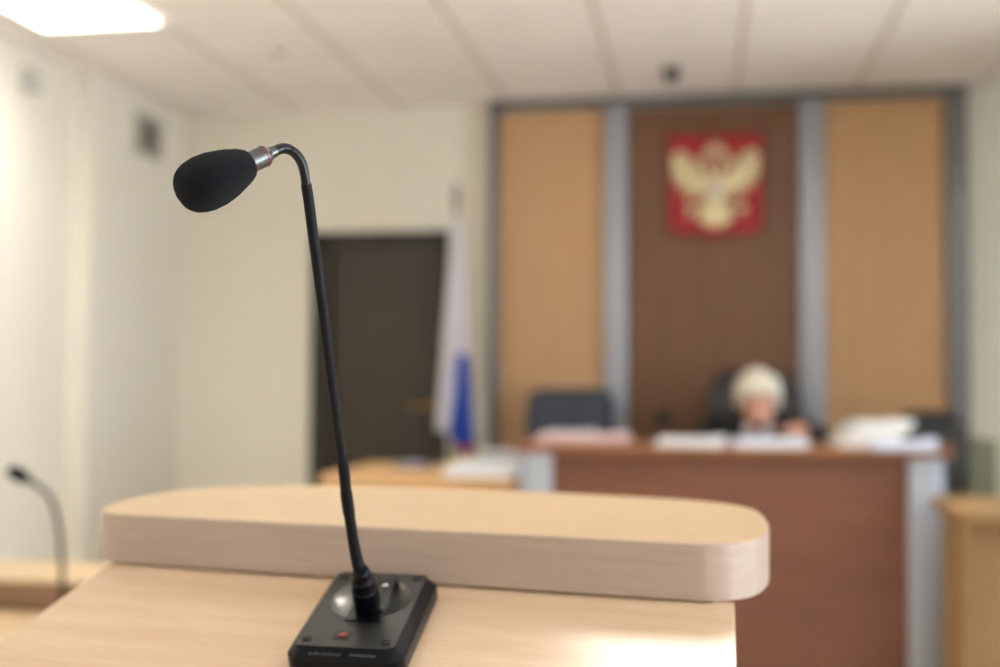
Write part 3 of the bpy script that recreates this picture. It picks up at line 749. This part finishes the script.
# stem: world points -> mic frame
INV = MT.inverted()
def wl(p): return INV @ Vector(p)
low_w = [(-.2451, .8236, 1.1034), (-.2476, .8186, 1.1158), (-.2490, .8126, 1.1311), (-.2496, .8058, 1.1479), (-.2504, .7988, 1.1672), (-.2501, .7932, 1.1806), (-.2503, .7875, 1.1952)]
stem_w = [(-.2503, .7875, 1.1952), (-.2512, .7808, 1.2131), (-.2519, .7668, 1.249), (-.2524, .7540, 1.2825), (-.2531, .7417, 1.3151), (-.2541, .7305, 1.3469), (-.2550, .7242, 1.3674), (-.2556, .7205, 1.3774)]
bend_w = [(-.2556, .7205, 1.3774), (-.2563, .7169, 1.3874), (-.2581, .7146, 1.3930), (-.2608, .7125, 1.3968), (-.2635, .7107, 1.3986), (-.2667, .7080, 1.3989), (-.2695, .7053, 1.3976), (-.2719, .7027, 1.3955)]
cb0 = mb(Vector((dc.x+.0040, -.004, hT+.0015)))
LW = [wl(p) for p in low_w]; ax = (LW[0]-cb0).normalized(); AL = (LW[0]-cb0).length
bm = NB(); lathe(bm, [(-.003, .0106), (.0, .0108), (AL-.012, .0100), (AL-.0112, .0092), (AL-.0105, .0096), (AL-.002, .0088), (AL-.001, .0076), (AL, .0070), (AL+.006, .0066), (AL+.007, .0055), (AL+.009, .0050)], cb0, ax, 40); obj('plug', bm, M['blackplastic'], MIC, 35)
low = spline([LW[0]+(LW[1]-LW[0])*.3]+LW[1:], 8)
rl = [.0050-.0010*min(1, i/16) for i in range(len(low))]
for i in range(26, 33): rl[i] = .0044
bm = NB(); tube(bm, low, rl, 28); obj('flexible_sleeve', bm, M['blackmatt'], MIC, 180)
mid = spline([wl(p) for p in stem_w], 6)
bm = NB(); tube(bm, [mid[0]-(mid[1]-mid[0]).normalized()*.004]+mid, [.0031+.0005*min(1, i/24) for i in range(len(mid)+1)], 28); obj('stem', bm, M['blackmatt'], MIC, 60)
BW = spline([wl(p) for p in bend_w], 6)
bm = NB(); tube(bm, BW, [.0031+.0004*min(1, i/20) for i in range(len(BW))], 28)
obj('upper_gooseneck', bm, M['bend'], MIC, 60)
# capsule barrel and windscreen
N0 = wl(bend_w[-1]); axd = (wl((-.3145, .6650, 1.3638))-wl((-.2800, .6930, 1.3888))).normalized(); axd = (wl((-.3170, .6625, 1.3622))-N0).normalized()
bm = NB(); lathe(bm, [(-.002, .0036), (.0022, .0040), (.0030, .0046), (.0040, .0050), (.0050, .0064), (.0060, .0068), (.032, .0071)], N0, axd, 40); cap_ = obj('capsule_barrel', bm, M['gun'], MIC, 30)
bm = NB(); lathe(bm, [(.0062, .0068), (.0062, .00705), (.0070, .00708), (.0070, .0068)], N0, axd, 40, cap=False); obj('red_ring', bm, M['redring'], cap_, 40)
bm = NB()
wp = [(.0, .0066), (-.0008, .0082), (.0, .0098), (.0018, .0113), (.0055, .0134), (.011, .0157), (.0175, .0178), (.0245, .0193), (.0310, .0198), (.0370, .0192), (.0420, .0175), (.0460, .0148), (.0488, .0111), (.0503, .0068)]
lathe(bm, [(q.x*1.01, max(0, q.y*.89)) for q in spline([(a, b, 0) for a, b in wp], 4)]+[(.0513, .0030), (.0514, 0)], N0+axd*.0180, axd, 96, cap=False)
for v in bm.verts:
    q = v.co*230; d_ = noise.noise(q)*.0003+noise.noise(q*3.1)*.0002
    v.co += (v.co-(N0+axd*.04)).normalized()*d_
ws = obj('foam_windscreen', bm, M['foam'], MIC, 180)

# ------------------------------------------------------------------ second desk with microphone at the left
T2 = thing('desk', 'light wood participant desk with raised shelf at the left edge behind the lectern', 'desk', (-1.95, 2.72, 0), (0, 0, R(1)))
bm = NB(); prism(bm, rrect(1.496, .296, .05, 6, 0, .16), .664, .722); rs_ = obj('raised_shelf', bm, M['beech'], T2)
bm = NB(); prism(bm, rrect(1.5, .30, .052, 6, 0, .16), .663, .7205); obj('shelf_edge', bm, M['dark_edge'], rs_)
bm = NB(); bx(bm, (-.72, .05, .645), (.72, .07, .663)); obj('back_rail', bm, M['desk_side'], T2)
bm = NB(); bx(bm, (-.75, -.62, .615), (.75, .06, .645), .003); obj('desk_top', bm, M['beech'], T2)
bm = NB(); bx(bm, (-.72, .27, .0), (.72, .29, .663)); obj('front_panel', bm, M['beech'], T2)
for s in (-1, 1):
    bm = NB(); bx(bm, (s*.70-.012, -.55, 0), (s*.70+.012, .27, .615)); bx(bm, (s*.70-.012, .07, .6), (s*.70+.012, .27, .663)); obj('side_panel', bm, M['beech'], T2)
m2 = thing('gooseneck_microphone', 'small distant gooseneck microphone on the desk at the left edge', 'microphone', (-1.485, 2.52, .6455))
bm = NB(); prism(bm, rrect(.085, .12, .01), 0, .018); prism(bm, rrect(.075, .11, .008), .018, .024); obj('base', bm, M['blackplastic'], m2)
pts = spline([(0, 0, .024), (.002, 0, .08), (-.002, .0, .17), (-.014, 0, .26), (-.034, 0, .315), (-.064, -.005, .344), (-.088, -.008, .358)], 6)
bm = NB(); tube(bm, pts, [.0085 if i < 5 else .0060 for i in range(len(pts))], 14); obj('stem', bm, M['blackmatt'], m2, 60)
bm = NB(); a = Vector((-.084, -.008, .356)); b = Vector((-.135, -.02, .385)); L = (b-a).length
lathe(bm, [(0, .008), (.008, .012), (L*.35, .0165), (L*.7, .0165), (L*.92, .011), (L, 0)], a, b-a, 24); obj('foam_windscreen', bm, M['foam'], m2, 180)

# ------------------------------------------------------------------ daylight and added ceiling fill
w = bpy.data.worlds.new('sky'); sc.world = w; w.use_nodes = True
w.node_tree.nodes['Background'].inputs[0].default_value = (.62, .78, 1., 1); w.node_tree.nodes['Background'].inputs[1].default_value = 1.5
for i, (a, b) in enumerate(WINS):
    l = bpy.data.lights.new('window_daylight', 'AREA'); l.shape = 'RECTANGLE'; l.size = 1.5; l.size_y = b-a; l.energy = 85 if i < 2 else 80; l.color = (.70, .85, 1.)
    o = bpy.data.objects.new('window_daylight', l); C.objects.link(o); o.location = (XR+.45, (a+b)/2, (WZ0+WZ1)/2+.1); o.rotation_euler = (0, R(90), 0)
    # added lamp outside, aimed up through the window to brighten the ceiling
    l = bpy.data.lights.new('ceiling_fill', 'AREA'); l.shape = 'RECTANGLE'; l.size = 1.6; l.size_y = b-a; l.energy = 300 if i < 2 else 180; l.color = (1., .96, .92)
    o = bpy.data.objects.new('ceiling_fill', l); C.objects.link(o); o.location = (XR+1.1, (a+b)/2, .35); o.rotation_euler = (0, R(90+38), 0)

# ------------------------------------------------------------------ camera
cam = bpy.data.cameras.new('camera'); co = bpy.data.objects.new('camera', cam); C.objects.link(co); sc.camera = co
F = 1150.
cam.sensor_width = 36; cam.lens = F*36/1000; cam.clip_start = .05
Rc = Matrix.Rotation(atan(200/F), 4, 'Z') @ Matrix.Rotation(pi/2+atan(45/F), 4, 'X') @ Matrix.Rotation(R(.3), 4, 'Z')
co.matrix_world = Matrix.Translation((0, 0, 1.25)) @ Rc
cam.dof.use_dof = True; cam.dof.focus_distance = .735; cam.dof.aperture_fstop = 3.0; cam.dof.aperture_blades = 0
sc.view_settings.view_transform = 'Standard'; sc.view_settings.look = 'None'; sc.view_settings.gamma = 1.; sc.view_settings.use_curve_mapping = False
sc.view_settings.exposure = .44
sc.cycles.use_denoising = True
sc.cycles.max_bounces = 8; sc.cycles.diffuse_bounces = 5
sc.cycles.sample_clamp_indirect = 6.
